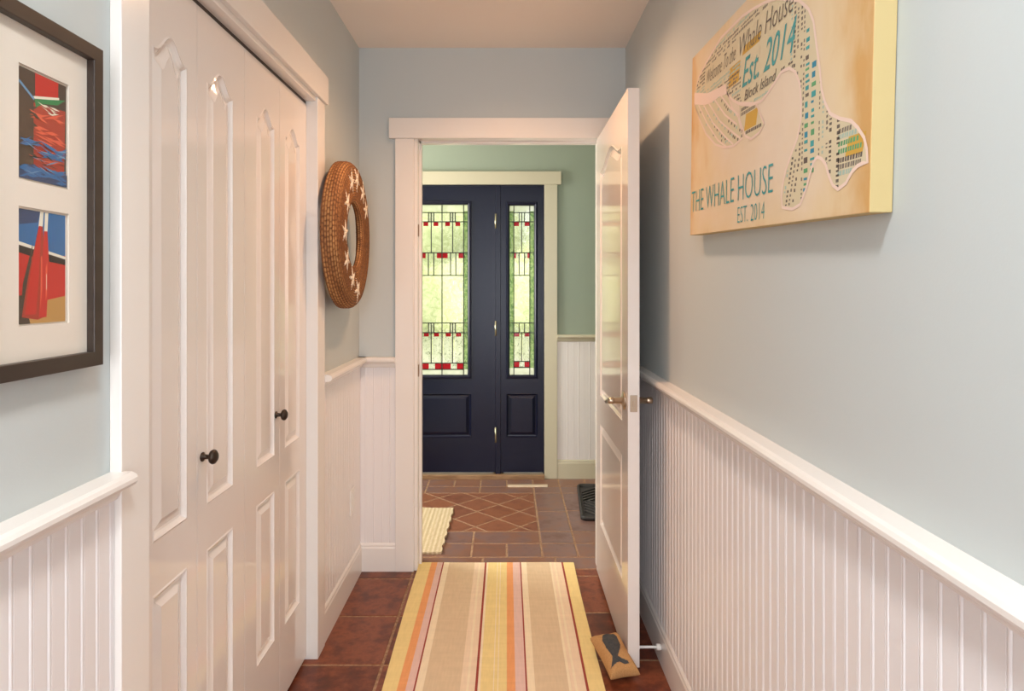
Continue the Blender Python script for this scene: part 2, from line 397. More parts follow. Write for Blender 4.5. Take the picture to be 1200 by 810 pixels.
# ------------------------------------------------------------------ panelled door leaves
STICK = [(0, 0), (.004, .0015), (.007, -.003), (.012, -.008), (.017, -.009), (.036, -.002), (.038, -.0012)]
def arch(t, amp):
    s = abs(2*t-1)
    return amp*.5*(1+math.cos(PI*min(1, s/.88)))
def panel_face(b, W, H, T, panels, fn, stick=STICK, N=20):
    """raised-panel face; fn(u, v, w) -> world; panels bottom to top: (u0,u1,v0,v1,amp,kind)"""
    u0, u1 = panels[0][0], panels[0][1]
    def quad(us, v0f, v1f):
        n = len(us)
        b.add([fn(u, v0f(i), 0) for i, u in enumerate(us)]+[fn(u, v1f(i), 0) for i, u in enumerate(us)], [(i, i+1, n+i+1, n+i) for i in range(n-1)])
    quad([0, u0], lambda i: 0, lambda i: H); quad([u1, W], lambda i: 0, lambda i: H)
    us = [u0+(u1-u0)*i/N for i in range(N+1)]
    low = lambda i: 0
    for (a, c, v0, v1, amp, kind) in panels:
        quad(us, low, lambda i, v0=v0: v0)
        low = (lambda i, v1=v1, amp=amp: v1+arch(i/N, amp))
        loops = []
        prof = stick if kind == 'raised' else [(0, 0), (.003, .010), (.014, .012), (.022, .006), (.026, -.004), (.026, -.03)]
        for s, w_ in prof:
            lp = [fn(a+s, v0+s, w_), fn(c-s, v0+s, w_)]
            for i in range(N, -1, -1):
                t = i/N; lp.append(fn(a+s+(c-a-2*s)*t, v1-s+arch(t, amp)*(1-s*4), w_))
            loops.append(lp)
        n = len(loops[0])
        for k in range(len(loops)-1):
            b.add(loops[k]+loops[k+1], [(i, (i+1) % n, n+(i+1) % n, n+i) for i in range(n)])
        if kind == 'raised':
            lp = loops[-1]
            bot = lambda i: (lp[0]-0 if False else None)
            s, w_ = prof[-1]
            uu = [a+s+(c-a-2*s)*i/N for i in range(N+1)]
            b.add([fn(u, v0+s, w_) for u in uu]+[fn(u, v1-s+arch(i/N, amp)*(1-s*4), w_) for i, u in enumerate(uu)], [(i, i+1, N+2+i, N+1+i) for i in range(N)])
    quad(us, low, lambda i: H)
def leaf_edges(b, W, H, T, fn, back=True):
    c = [(0, 0), (W, 0), (W, H), (0, H)]
    for i in range(4):
        p, q = c[i], c[(i+1) % 4]
        b.quad(fn(*p, 0), fn(*q, 0), fn(*q, -T), fn(*p, -T))
    if back: b.quad(*[fn(*p, -T) for p in c])

# closet bifolds
def knob(parent, y, z, x, name='knob'):
    q = MB(); q.lathe([(0, 0), (.011, 0), (.011, .003), (.006, .006), (.0055, .015), (.008, .018), (.015, .021), (.0175, .026), (.016, .031), (.009, .036), (0, .0375)], (x, y, z), (1, 0, 0), 20)
    return q.build('knob', M['bronze'], parent)
XD = -.718; LW = (OY1-OY0)/4
for pair in range(2):
    y0 = OY0+pair*2*LW
    r = empty('door_%d' % (3+pair), (XD-.016, y0+LW, .014), ['white bifold closet door nearer the framed picture', 'white bifold closet door nearer the wreath'][pair], 'closet door', kind='structure')
    for k in range(2):
        a0 = y0+k*LW+.0012; W = LW-.0024; H = 1.988-.014
        fn = lambda u, v, w, a0=a0: (XD+w, a0+u, .014+v)
        st = (.083, .047) if k == 0 else (.047, .077)
        b = MB(); up = (st[0], W-st[1])
        panel_face(b, W, H, .032, [(*up, .24-.014, .705-.014, 0, 'raised'), (*up, .812-.014, 1.825-.014, .042, 'raised')], fn)
        leaf_edges(b, W, H, .032, fn)
        lf = b.build('leaf', M['leaf'], r)
        if pair == 0 and k == 1: knob(lf, a0+.024, .933, XD)
        if pair == 1 and k == 0: knob(lf, a0+W-.035, .937, XD)

# open hall door, folded back beside the right wall; hinge end at y=3.08, visible face at x=.42
hd = empty('door_1', (.44, 2.68, .012), 'open glossy white two-panel hall door with lever handle', 'door', kind='structure')
HW, HH, HT = .80, 2.012, .04
ff = lambda u, v, w: (.42-w, 2.28+u, .014+v)
bf = lambda u, v, w: (.42+HT+w, 2.28+u, .014+v)
b = MB(); pn = [(.118, .672, .268-.014, .722-.014, 0, 'raised'), (.118, .672, .845-.014, 1.85-.014, .06, 'raised')]
panel_face(b, HW, HH, HT, pn, ff); panel_face(b, HW, HH, HT, pn, bf); leaf_edges(b, HW, HH, HT, ff, back=False)
b.build('leaf', M['hdoor'], hd)
q = MB(); LY, LZ = 2.343, .93
q.box(.4275, .4525, 2.2775, 2.281, LZ-.029, LZ+.029)
q.box(.435, .445, 2.272, 2.28, LZ-.011, LZ+.011); q.build('latch_plate', M['nickel'], hd, bevel=.001)
for sg, x in ((-1, .42), (1, .46)):
    q = MB()
    q.lathe([(0, 0), (.031, 0), (.0325, .003), (.031, .007), (.017, .010), (.0115, .014), (.0105, .04), (.0, .04)], (x, LY, LZ), (sg, 0, 0), 28)
    q.tube([(x+sg*.038, LY, LZ), (x+sg*.040, LY, LZ), (x+sg*.056, LY, LZ), (x+sg*.059, LY, LZ)], [.0105, .0118, .0118, .0095], 20)
    q.tube([(x+sg*.049, LY, LZ), (x+sg*.049, LY+.03, LZ-.006), (x+sg*.049, LY+.085, LZ-.018)], [.0105, .010, .009])
    q.build('lever_handle', M['nickel'], hd)
q = MB(); q.tube([(.46, 2.315, .066), (.538, 2.315, .066)], .0045)
q.lathe([(0, 0), (.014, 0), (.014, .004), (.006, .007)], (.46, 2.315, .066), (1, 0, 0))
ds = q.build('door_stop', M['white'], hd)
q = MB(); q.lathe([(0, 0), (.0105, 0), (.0105, .013), (.0085, .016), (0, .016)], (.5265, 2.315, .066), (1, 0, 0)); q.build('rubber_tip', M['white'], ds)
for z in (.25, 1.05, 1.80):
    q = MB(); q.tube([(.464, 3.083, z-.045), (.464, 3.083, z+.045)], .006); q.build('hinge', M['brass'], hd)

# front door and sidelight (face at y = 4.60)
GY = YE+.02; GD = GY
gx = lambda px: (px-594)*GD/770
gz = lambda py: 1.33+(338-py)*GD/770
fd = empty('door_2', (-.45, YE+.02, .04), 'closed navy front door with a leaded stained glass window', 'door', kind='structure')
fe = lambda x0, z0: (lambda u, v, w: (x0+u, YE-w, z0+v))
b = MB(); FW = .752; fx0 = -.080-FW; pz0 = .042; FH = 2.046-pz0
pu0, pu1 = gx(484)-fx0, gx(552.5)-fx0
panel_face(b, FW, FH, .045, [(pu0, pu1, .285-pz0, .595-pz0, 0, 'raised'), (pu0, pu1, gz(443.5)-pz0, gz(236)-pz0, 0, 'hole')], fe(fx0, pz0), N=4)
leaf_edges(b, FW, FH, .045, fe(fx0, pz0), back=False)
b.build('leaf', M['navy'], fd)
for z in (1.80, 1.05, .305):
    q = MB(); q.tube([(-.0785, YE-.006, z-.052), (-.0785, YE-.006, z+.052)], .0062); q.build('hinge', M['brass'], fd)
sl = empty('window_1', (.105, YE+.02, .04), 'narrow navy sidelight with leaded stained glass', 'window', kind='structure')
b = MB(); sx0 = -.043; SW = .298
su0, su1 = gx(593)-sx0, gx(630)-sx0
panel_face(b, SW, FH, .045, [(su0, su1, .285-pz0, .595-pz0, 0, 'raised'), (su0, su1, gz(443.5)-pz0, gz(237)-pz0, 0, 'hole')], fe(sx0, pz0), N=4)
leaf_edges(b, SW, FH, .045, fe(sx0, pz0), back=False)
b.build('sash', M['navy'], sl)

def stained(parent, x0, x1, y0, y1, lines, pieces, borders):
    """lines: (x0,y0,x1,y1) in drawing units; pieces: (x0,x1,y0,y1,mat index)"""
    g = MB(); k = 0
    g.quad((gx(x0), GY+.004, gz(y1)), (gx(x1), GY+.004, gz(y1)), (gx(x1), GY+.004, gz(y0)), (gx(x0), GY+.004, gz(y0)), 0)
    for a, c, t, u, mi in pieces:
        g.quad((gx(a), GY, gz(u)), (gx(c), GY, gz(u)), (gx(c), GY, gz(t)), (gx(a), GY, gz(t)), mi)
    g.build('pane', [G_CLEAR, G_GREEN, G_RED, G_WHITE, G_PLAIN], parent, fix=False)
    l = MB(); h = .0030
    for a, t, c, u in lines:
        X0, X1, Z0, Z1 = gx(a), gx(c), gz(u), gz(t)
        l.box(X0-h, X1+h, GY-.005, GY+.007, Z0-h, Z1+h)
    l.build('leading', M['lead'], parent)
A = lambda c: 480+c/6
T_ = lambda c: 190+c/6
B_ = lambda c: 320+c/6
X0, X1, Y0, Y1 = 486, 550, 239.5, 440
L = [(518, Y0, 518, Y1), (543.3, Y0, 543.3, Y1), (492.7, Y0, 492.7, Y1)]
L += [(X0, T_(355), X1, T_(355)), (X0, T_(420), X1, T_(420)), (X0, T_(638), X1, T_(638)), (492.7, T_(797), 543.3, T_(797)), (X0, B_(352), X1, B_(352)), (X0, B_(420), X1, B_(420)), (X0, B_(634), X1, B_(634)), (492.7, B_(678), 543.3, B_(678))]
for c in (133, 152, 171, 285, 303, 322): L += [(A(c), T_(355), A(c), T_(420)), (A(c), B_(352), A(c), B_(420))]
for c in (152, 303): L += [(A(c), T_(420), A(c), T_(638)), (A(c), B_(420), A(c), B_(634))]
for c in (132, 170, 288, 325): L.append((A(c), T_(638), A(c), T_(797)))
Pc = [(X0, 492.7, T_(345), B_(678), 1), (543.3, X1, T_(345), B_(678), 1)]
for a, c in ((97, 131), (168, 202), (250, 284), (322, 356)): Pc.append((A(a), A(c), T_(420), T_(450), 2))
for a, c in ((72, 113), (191, 268), (344, 386)): Pc.append((A(a), A(c), T_(638), T_(676), 2))
for a, c in ((100, 135), (171, 207), (254, 290), (327, 362)): Pc.append((A(a), A(c), B_(418), B_(447), 2))
for a, c in ((88, 150), (163, 225), (241, 301), (318, 380)): Pc.append((A(a), A(c), B_(447), B_(634), 3))
for a, c in ((76, 135), (178, 290), (332, 380)): Pc.append((A(a), A(c), B_(636), B_(678), 2))
for a, c in ((135, 178), (290, 332)): Pc.append((A(a), A(c), B_(636), B_(678), 3))
Pc.append((X0, X1, B_(678), Y1, 4)); Pc.append((X0, X1, Y0, T_(345), 4))
for a, c in ((133, 171), (285, 322)): Pc += [(A(a), A(c), B_(352), B_(420), 3), (A(a), A(c), T_(355), T_(420), 3)]
stained(fd, X0, X1, Y0, Y1, L, Pc, None)
X0, X1 = 594.5, 628.5
L = [(A(733), Y0, A(733), Y1), (A(845), Y0, A(845), Y1), (A(788), T_(355), A(788), T_(638)), (A(788), B_(420), A(788), B_(622)),
     (X0, T_(355), X1, T_(355)), (X0, T_(638), X1, T_(638)), (A(733), T_(797), A(845), T_(797)), (X0, B_(352), X1, B_(352)), (X0, B_(420), X1, B_(420)), (X0, T_(420), X1, T_(420)), (A(733), B_(622), A(845), B_(622)), (A(733), B_(664), A(845), B_(664))]
for c in (770, 808): L += [(A(c), T_(355), A(c), T_(420)), (A(c), T_(638), A(c), T_(797)), (A(c), B_(352), A(c), B_(420))]
Pc = [(X0, A(733), T_(345), B_(668), 1), (A(845), X1, T_(345), B_(668), 1), (X0, X1, Y0, T_(345), 4)]
for a, c, t, u in ((733, 769, T_(420), T_(450)), (808, 843, T_(420), T_(450)), (733, 749, T_(638), T_(676)), (828, 845, T_(638), T_(676)), (730, 771, B_(418), B_(447)), (808, 849, B_(418), B_(447)), (735, 772, B_(622), B_(664)), (808, 849, B_(622), B_(664))):
    Pc.append((A(a), A(c), t, u, 2))
for a, c, t, u in ((740, 782, B_(447), B_(622)), (796, 843, B_(447), B_(622)), (772, 808, B_(622), B_(664)), (X0*6-2880, X1*6-2880, B_(668), Y1), (749, 770, T_(638), T_(676)), (808, 828, T_(638), T_(676))):
    Pc.append((A(a), A(c), t, u, 4 if u == Y1 else 3))
stained(sl, X0, X1, Y0, Y1, L, Pc, None)

# outside, seen blurred through the glass
M['lawn'] = mat('sunlit_lawn', (212, 212, 184), .9, noise=(1.2, (196, 200, 162)))
M['drive'] = mat('pale_gravel', (226, 222, 212), .9, noise=(2, (196, 192, 182)))
M['foliage'] = mat('garden_foliage', (222, 222, 192), .8, noise=(1.1, (182, 194, 146)), bump=(6, 1.0))
b = MB(); b.quad((-30, 4.76, -.12), (30, 4.76, -.12), (30, 60, -.12), (-30, 60, -.12)); tag(b.build('lawn', M['lawn']), 'sunlit green lawn outside the front door', 'lawn', kind='structure')
b = MB(); b.box(-30, 30, 6.2, 15.5, -.12, -.1); tag(b.build('path', M['drive']), 'pale gravel drive outside the front door', 'path', kind='structure')
b = MB()
for k in range(90):
    x = -16+k*.36+random.uniform(-.3, .3); y = 24+random.uniform(-2.2, 2.2); r_ = random.uniform(1.0, 1.9); z = random.uniform(.3, 4.2)
    n1, n2 = 14, 9; vs_ = []
    for i in range(n2+1):
        for j in range(n1):
            th = PI*i/n2; ph = 2*PI*j/n1; rr = r_*random.uniform(.8, 1.15)
            vs_.append((x+rr*math.sin(th)*math.cos(ph), y+rr*math.sin(th)*math.sin(ph), max(-.12, z+rr*math.cos(th))))
    b.add(vs_, [(i*n1+j, i*n1+(j+1) % n1, (i+1)*n1+(j+1) % n1, (i+1)*n1+j) for i in range(n2) for j in range(n1)], 0, True)
tag(b.build('foliage', M['foliage'], fix=False), 'blurred sunlit garden foliage behind the stained glass', 'foliage', kind='stuff')

# ------------------------------------------------------------------ framed picture on the left wall
pf = empty('framed_picture', (XL, .955, 1.20), 'black-framed cream matted picture of two boat photographs', 'picture')
fy0, fy1, fz0, fz1, fw = .828, 1.095, 1.203, 1.7265, .0235
b = MB(); FXf = XL+.026
def frame_side(p, q, pi, qi):
    b.add([(x, *c) for x in (XL+.001, FXf) for c in (p, q, qi, pi)], [(0, 1, 2, 3), (4, 5, 6, 7), (0, 1, 5, 4), (1, 2, 6, 5), (2, 3, 7, 6), (3, 0, 4, 7)])
O = [(fy0, fz0), (fy1, fz0), (fy1, fz1), (fy0, fz1)]; I = [(fy0+fw, fz0+fw), (fy1-fw, fz0+fw), (fy1-fw, fz1-fw), (fy0+fw, fz1-fw)]
for i in range(4): frame_side(O[i], O[(i+1) % 4], I[i], I[(i+1) % 4])
b.build('frame', M['frame'], pf, bevel=.0015)
mx_ = XL+.013
PH = [(.925, 1.0255, 1.487, 1.6445), (.9235, 1.0235, 1.279, 1.443)]
b = MB(); b.box(XL+.001, mx_-.004, fy0+.01, fy1-.01, fz0+.01, fz1-.01)
ys_ = [fy0+.01, PH[0][0]-.003, PH[0][1]+.003, fy1-.01]
def mo(y0, y1, z0, z1): b.box(mx_-.003, mx_, y0, y1, z0, z1)
mo(ys_[0], ys_[1], fz0+.01, fz1-.01); mo(ys_[2], ys_[3], fz0+.01, fz1-.01)
for z0, z1 in ((fz0+.01, PH[1][2]-.003), (PH[1][3]+.003, PH[0][2]-.003), (PH[0][3]+.003, fz1-.01)): mo(ys_[1], ys_[2], z0, z1)
b.build('mat_board', M['mat'], pf)
CL = {k: mat('print_'+k, c, .5) for k, c in dict(red=(196, 40, 34), dred=(168, 52, 36), brown=(72, 58, 48), blue=(40, 104, 158), dblue=(38, 66, 104), green=(40, 128, 74), white=(232, 226, 206), black=(34, 30, 30), sand=(188, 142, 78), lred=(222, 92, 66), lblue=(104, 150, 186), grey=(96, 84, 76)).items()}
CK = list(CL)
def photo(k, layers):
    y0, y1, z0, z1 = PH[k]; b = MB(); x = mx_-.0029
    for n, (c, pts) in enumerate(layers):
        b.poly([(x+n*.00002, y0+(y1-y0)*u, z0+(z1-z0)*v) for u, v in pts], CK.index(c))
    return b.build('photograph', [CL[c] for c in CK], pf, fix=False)
R_ = random.Random(3)
def streaks(c, n, u0, u1, v0, v1, th, ln):
    out = []
    for _ in range(n):
        u = R_.uniform(u0, u1); v = R_.uniform(v0, v1); l = ln*R_.uniform(.5, 1.2); s = R_.uniform(-.25, .25)*l; t = th*R_.uniform(.5, 1.3)
        a, e = max(0, u-l), min(1, u+l)
        out.append((c, [(a, max(0, v-s)), ((a+e)/2, max(0, v-t)), (e, min(1, max(0, v+s))), ((a+e)/2, v+t)]))
    return out
sq = [(0, 0), (1, 0), (1, 1), (0, 1)]
up = [('brown', sq), ('dred', [(.3, .1), (.95, .1), (.98, .75), (.3, .72)]), ('red', [(.33, 1), (.82, 1), (.82, .84), (.33, .77)]), ('white', [(.3, .78), (.84, .86), (.84, .835), (.3, .755)]), ('green', [(.32, .755), (.98, .86), (.8, .78), (.5, .74), (.34, .68)]), ('lblue', [(0, .86), (.02, .88), (.32, .76), (.3, .74)])]
up += streaks('lred', 30, .35, .85, .2, .68, .014, .18)+streaks('white', 9, .4, .75, .66, .74, .008, .1)+streaks('brown', 16, .05, .35, .2, .7, .02, .1)
up += [('dblue', [(0, 0), (1, 0), (1, .12), (.6, .06), (.3, .15), (0, .1)])]+streaks('blue', 26, .05, .95, .02, .13, .016, .2)+streaks('blue', 16, .5, 1, .24, .36, .014, .2)+streaks('blue', 10, 0, .5, .31, .36, .012, .2)+streaks('lblue', 12, .1, .95, .05, .38, .006, .18)+streaks('black', 8, .1, .9, .15, .4, .008, .15)
photo(0, up)
lo = [('red', sq), ('blue', [(0, 1), (1, 1), (1, .62), (.55, .6), (0, .72)]), ('dblue', [(0, 1), (.45, 1), (.4, .9), (0, .86)]), ('white', [(0, .72), (1, .61), (1, .585), (0, .69)]), ('black', [(0, .69), (1, .585), (1, .53), (.5, .565), (0, .625)]), ('sand', [(0, 0), (1, 0), (1, .24), (.55, .2), (.3, .06), (0, .05)]),
      ('brown', [(0, 0), (.25, .0), (.1, .25), (0, .25)]), ('white', [(.45, 1), (.52, 1), (.5, .86), (.41, .86)]), ('white', [(.55, 1), (.62, 1), (.6, .82), (.53, .82)]),
      ('brown', [(.3, .72), (.24, .4), (.08, .08), (.05, .06), (.1, .35)]), ('dred', [(.42, .87), (.5, .87), (.58, .45), (.58, .06), (.4, .03), (.08, .06), (.2, .4)]), ('red', [(.53, .83), (.6, .83), (.64, .5), (.58, .05), (.42, .05)]), ('red', [(.42, .87), (.47, .87), (.42, .4), (.36, .08), (.14, .08), (.24, .42)]),
      ('lred', [(.46, .6), (.49, .6), (.49, .3), (.45, .12)]), ('lred', [(.56, .5), (.6, .55), (.59, .25), (.56, .2)]), ('white', [(.575, .44), (.585, .44), (.585, .3), (.575, .3)])]
photo(1, lo)
gm = bpy.data.materials.new('picture_glass'); gm.use_nodes = True; nt = gm.node_tree
for n in list(nt.nodes): nt.nodes.remove(n)
o_ = nt.nodes.new('ShaderNodeOutputMaterial'); t_ = nt.nodes.new('ShaderNodeBsdfTransparent'); g_ = nt.nodes.new('ShaderNodeBsdfGlossy'); g_.inputs['Roughness'].default_value = .12
x_ = nt.nodes.new('ShaderNodeMixShader'); x_.inputs[0].default_value = .03
nt.links.new(t_.outputs[0], x_.inputs[1]); nt.links.new(g_.outputs[0], x_.inputs[2]); nt.links.new(x_.outputs[0], o_.inputs[0])
b = MB(); b.box(mx_+.001, mx_+.003, fy0+.012, fy1-.012, fz0+.012, fz1-.012); b.build('glazing', gm, pf)

# ------------------------------------------------------------------ wreath
WC = Vector((XL+.022, 2.607, 1.54))
wr = empty('wreath', (WC.x, WC.y, 1.252), 'round woven straw wreath trimmed with white starfish', 'wreath')
wm = bpy.data.materials.new('woven_straw'); wm.use_nodes = True; nt = wm.node_tree; bb = nt.nodes['Principled BSDF']
tc = nt.nodes.new('ShaderNodeTexCoord'); n1 = nt.nodes.new('ShaderNodeTexNoise'); n1.inputs['Scale'].default_value = 95; n1.inputs['Detail'].default_value = 3
nt.links.new(tc.outputs['Object'], n1.inputs['Vector'])
at = nt.nodes.new('ShaderNodeAttribute'); at.attribute_name = 'weave'
ad = nt.nodes.new('ShaderNodeMath'); ad.operation = 'MULTIPLY_ADD'; ad.inputs[1].default_value = .55
m2 = nt.nodes.new('ShaderNodeMath'); m2.operation = 'MULTIPLY'; m2.inputs[1].default_value = .5
nt.links.new(n1.outputs[0], m2.inputs[0]); nt.links.new(at.outputs['Fac'], ad.inputs[0]); nt.links.new(m2.outputs[0], ad.inputs[2])
cr = nt.nodes.new('ShaderNodeValToRGB')
for i, (p, c) in enumerate(((.15, (54, 29, 15)), (.5, (144, 92, 50)), (.9, (206, 154, 96)))):
    e = cr.color_ramp.elements[i] if i < 2 else cr.color_ramp.elements.new(p)
    e.position = p; e.color = (*lin(c), 1)
nt.links.new(ad.outputs[0], cr.inputs[0]); nt.links.new(cr.outputs[0], bb.inputs['Base Color']); bb.inputs['Roughness'].default_value = .75
prof = [(.130, .055), (.130, .068), (.136, .074), (.150, .076), (.255, .076), (.272, .072), (.284, .062), (.288, .048), (.288, .022), (.284, .016), (.276, .015), (.268, .022), (.262, .040), (.250, .047), (.200, .049), (.140, .050)]
# resample the section evenly
def resample(pts, n):
    L_ = [0]
    for i in range(len(pts)): L_.append(L_[-1]+math.dist(pts[i], pts[(i+1) % len(pts)]))
    out = []
    for k in range(n):
        t = L_[-1]*k/n; i = max(j for j in range(len(pts)) if L_[j] <= t+1e-12)
        f = (t-L_[i])/max(1e-9, L_[i+1]-L_[i]); a, c = pts[i], pts[(i+1) % len(pts)]; out.append((a[0]+f*(c[0]-a[0]), a[1]+f*(c[1]-a[1])))
    return out
NP, NA = 160, 672
pr = resample(prof, NP); vs_ = []; wv = []
for k in range(NA):
    th = 2*PI*k/NA
    for j, (r_, h_) in enumerate(pr):
        p0, p1 = pr[j-1], pr[(j+1) % NP]; tx, tz = p1[0]-p0[0], p1[1]-p0[1]; l = math.hypot(tx, tz); nx, nz_ = tz/l, -tx/l
        row = j*40/NP; ri = int(row); rf = row-ri; ph = th*88/(2*PI)+((ri*.618) % 1)+.22*math.sin(th*9+ri*2.1)*min(1, th*2)*min(1, (2*PI-th)*2); pf_ = ph % 1
        hgt = (math.sin(PI*rf)**.8)*(math.sin(PI*pf_)**.5)*(1+.35*math.sin(ri*7.3+int(ph)*12.9))
        wv.append(min(1, hgt)); dsp = .004*(hgt-.5)
        R2 = r_+nx*dsp*1; H2 = h_+nz_*dsp
        vs_.append(WC+Vector((max(0.0005, H2), R2*math.cos(th), R2*math.sin(th))))
b = MB(); b.add(vs_, [(k*NP+j, k*NP+(j+1) % NP, ((k+1) % NA)*NP+(j+1) % NP, ((k+1) % NA)*NP+j) for k in range(NA) for j in range(NP)], 0, True)
ring = b.build('ring', wm, wr, fix=False)
a_ = ring.data.attributes.new('weave', 'FLOAT', 'POINT')
for i, h_ in enumerate(wv): a_.data[i].value = h_
M['star'] = mat('dried_starfish', (244, 232, 216), .8, noise=(80, (214, 190, 160)))
for (dy, dz, rot) in ((-.069, .202, .3), (.02, .222, 1.0), (.122, .184, .1), (.185, .122, .6), (-.136, .114, .9), (-.172, -.001, .2), (-.145, -.104, 1.1), (-.055, -.172, .5), (.033, -.216, .8)):
    b = MB(); cx = Vector((WC.x+.0745, WC.y+dy, WC.z+dz)); top = []; bot = []
    for i in range(40):
        a = 2*PI*i/40; q = (i % 8)/8; arm = abs(q-.5)*2; r_ = .012+.041*arm**1.9
        top.append(cx+Vector((.0035-.0015*arm**2, r_*math.cos(a+rot), r_*math.sin(a+rot))))
        bot.append(cx+Vector((-.004, r_*math.cos(a+rot)*1.03, r_*math.sin(a+rot)*1.03)))
    b.add([cx+Vector((.008, 0, 0))]+top+bot, [(0, 1+i, 1+(i+1) % 40) for i in range(40)]+[(1+i, 41+i, 41+(i+1) % 40, 1+(i+1) % 40) for i in range(40)], 0, True)
    b.build('starfish', M['star'], wr)

# ------------------------------------------------------------------ whale canvas on the right wall
CU, CV, CTH = .932, .50, .0346; TILT = .045
cm = bpy.data.materials.new('canvas_print_ground'); cm.use_nodes = True; nt = cm.node_tree; bb = nt.nodes['Principled BSDF']; bb.inputs['Roughness'].default_value = .7
tc = nt.nodes.new('ShaderNodeTexCoord')
def ns(scale, st):
    mp = nt.nodes.new('ShaderNodeMapping'); mp.inputs['Scale'].default_value = st; n = nt.nodes.new('ShaderNodeTexNoise'); n.inputs['Scale'].default_value = scale; n.inputs['Detail'].default_value = 5
    nt.links.new(tc.outputs['Object'], mp.inputs[0]); nt.links.new(mp.outputs[0], n.inputs['Vector']); return n
n1 = ns(5, (1, 1, 1)); n2 = ns(14, (1, 1.6, .7))
sx = nt.nodes.new('ShaderNodeSeparateXYZ'); nt.links.new(tc.outputs['Object'], sx.inputs[0])
def mth(op, a, c=None, cl=False):
    n = nt.nodes.new('ShaderNodeMath'); n.operation = op; n.use_clamp = cl
    for i, v in enumerate((a, c)):
        if v is None: continue
        if isinstance(v, (int, float)): n.inputs[i].default_value = v
        else: nt.links.new(v, n.inputs[i])
    return n.outputs[0]
ay = mth('DIVIDE', mth('ABSOLUTE', sx.outputs['Y']), CU/2); az = mth('DIVIDE', mth('ABSOLUTE', mth('SUBTRACT', sx.outputs['Z'], CV/2)), CV/2)
edge = mth('MAXIMUM', mth('POWER', ay, 5), mth('MULTIPLY', mth('POWER', az, 5), .55))
near = mth('MULTIPLY', mth('SUBTRACT', mth('MULTIPLY', sx.outputs['Y'], -2.6), .66, True), .6, True)
f = mth('ADD', mth('MULTIPLY', mth('SUBTRACT', n1.outputs[0], .42), 1.3), mth('ADD', mth('MULTIPLY', edge, .75), near), True)
cr = nt.nodes.new('ShaderNodeValToRGB')
for i, (p, c) in enumerate(((0.0, (230, 208, 184)), (.45, (226, 200, 160)), (1.0, (208, 160, 98)))):
    e = cr.color_ramp.elements[i] if i < 2 else cr.color_ramp.elements.new(p)
    e.position = p; e.color = (*lin(c), 1)
f2 = mth('MULTIPLY', f, mth('ADD', n2.outputs[0], .45), True)
nt.links.new(f2, cr.inputs[0]); nt.links.new(cr.outputs[0], bb.inputs['Base Color'])
M['cside'] = mat('canvas_side', (198, 176, 124), .75)
cv = empty('canvas_print', (XR, 1.884-CU/2, 1.482-TILT*CU/2), 'large tan whale word-art canvas on the right wall', 'canvas')
cv.rotation_euler = (math.atan(TILT), 0, 0)     # hangs slightly crooked
# local frame of the canvas: x from the wall (negative out), y towards the far end, z up
WORLD[cv.name] = (0, 0, 0)
cl = lambda u, v, w=0: (-CTH-w, CU/2-u, v)
b = MB(); b.box(-CTH, -.001, -CU/2, CU/2, 0, CV)
for i, p in enumerate(b.f): b.m[i] = 1
b.m[4] = 0
b.build('canvas', [cm, M['cside']], cv, bevel=.0015)
INK = dict(teal=(62, 154, 154), dteal=(44, 134, 160), dark=(104, 92, 84), olive=(216, 200, 166), blush=(238, 210, 194), green=(96, 160, 110), amber=(208, 162, 66), grey=(128, 116, 104), pale=(170, 190, 176))
IM = {k: mat('ink_'+k, c, .7) for k, c in INK.items()}; IK = list(IM); ii = IK.index
body = [(0.028, 0.394), (0.067, 0.429), (0.133, 0.448), (0.251, 0.474), (0.4, 0.473), (0.469, 0.464), (0.531, 0.453), (0.587, 0.439), (0.635, 0.418), (0.686, 0.397), (0.725, 0.367), (0.744, 0.34), (0.757, 0.296), (0.771, 0.251), (0.779, 0.215), (0.792, 0.19), (0.811, 0.168), (0.841, 0.154), (0.876, 0.143), (0.897, 0.128), (0.914, 0.111), (0.922, 0.093), (0.925, 0.073), (0.914, 0.074), (0.898, 0.072), (0.882, 0.065), (0.865, 0.05), (0.841, 0.043), (0.824, 0.051), (0.811, 0.067), (0.799, 0.088), (0.785, 0.099), (0.769, 0.105), (0.754, 0.098), (0.741, 0.076), (0.729, 0.055), (0.707, 0.03), (0.676, 0.024), (0.63, 0.031), (0.626, 0.051), (0.63, 0.072), (0.643, 0.099), (0.668, 0.128), (0.691, 0.152), (0.703, 0.18), (0.703, 0.214), (0.696, 0.247), (0.676, 0.273), (0.651, 0.287), (0.616, 0.29), (0.581, 0.277), (0.548, 0.265), (0.517, 0.258), (0.46, 0.263), (0.4, 0.278), (0.344, 0.301), (0.304, 0.326), (0.291, 0.349), (0.239, 0.353), (0.145, 0.363)]
band = [(0.028, 0.394), (0.145, 0.363), (0.239, 0.353), (0.291, 0.349), (0.304, 0.328), (0.246, 0.333), (0.184, 0.333), (0.125, 0.34), (0.028, 0.365)]
jaw = [(0.028, 0.365), (0.078, 0.314), (0.14, 0.262), (0.219, 0.221), (0.289, 0.201), (0.354, 0.194), (0.413, 0.202), (0.397, 0.229), (0.38, 0.256), (0.34, 0.284), (0.304, 0.328)]
pleats = [[(0.07, 0.353), (0.148, 0.288), (0.239, 0.228), (0.304, 0.2)], [(0.117, 0.342), (0.198, 0.279), (0.304, 0.221), (0.352, 0.198)], [(0.162, 0.336), (0.253, 0.272), (0.346, 0.227), (0.397, 0.204)], [(0.212, 0.333), (0.291, 0.279), (0.374, 0.239)], [(0.259, 0.332), (0.328, 0.287), (0.386, 0.258)]]
fin = [(0.386, 0.285), (0.489, 0.26), (0.535, 0.207), (0.508, 0.195), (0.464, 0.19), (0.429, 0.203), (0.391, 0.247)]
pb = MB()
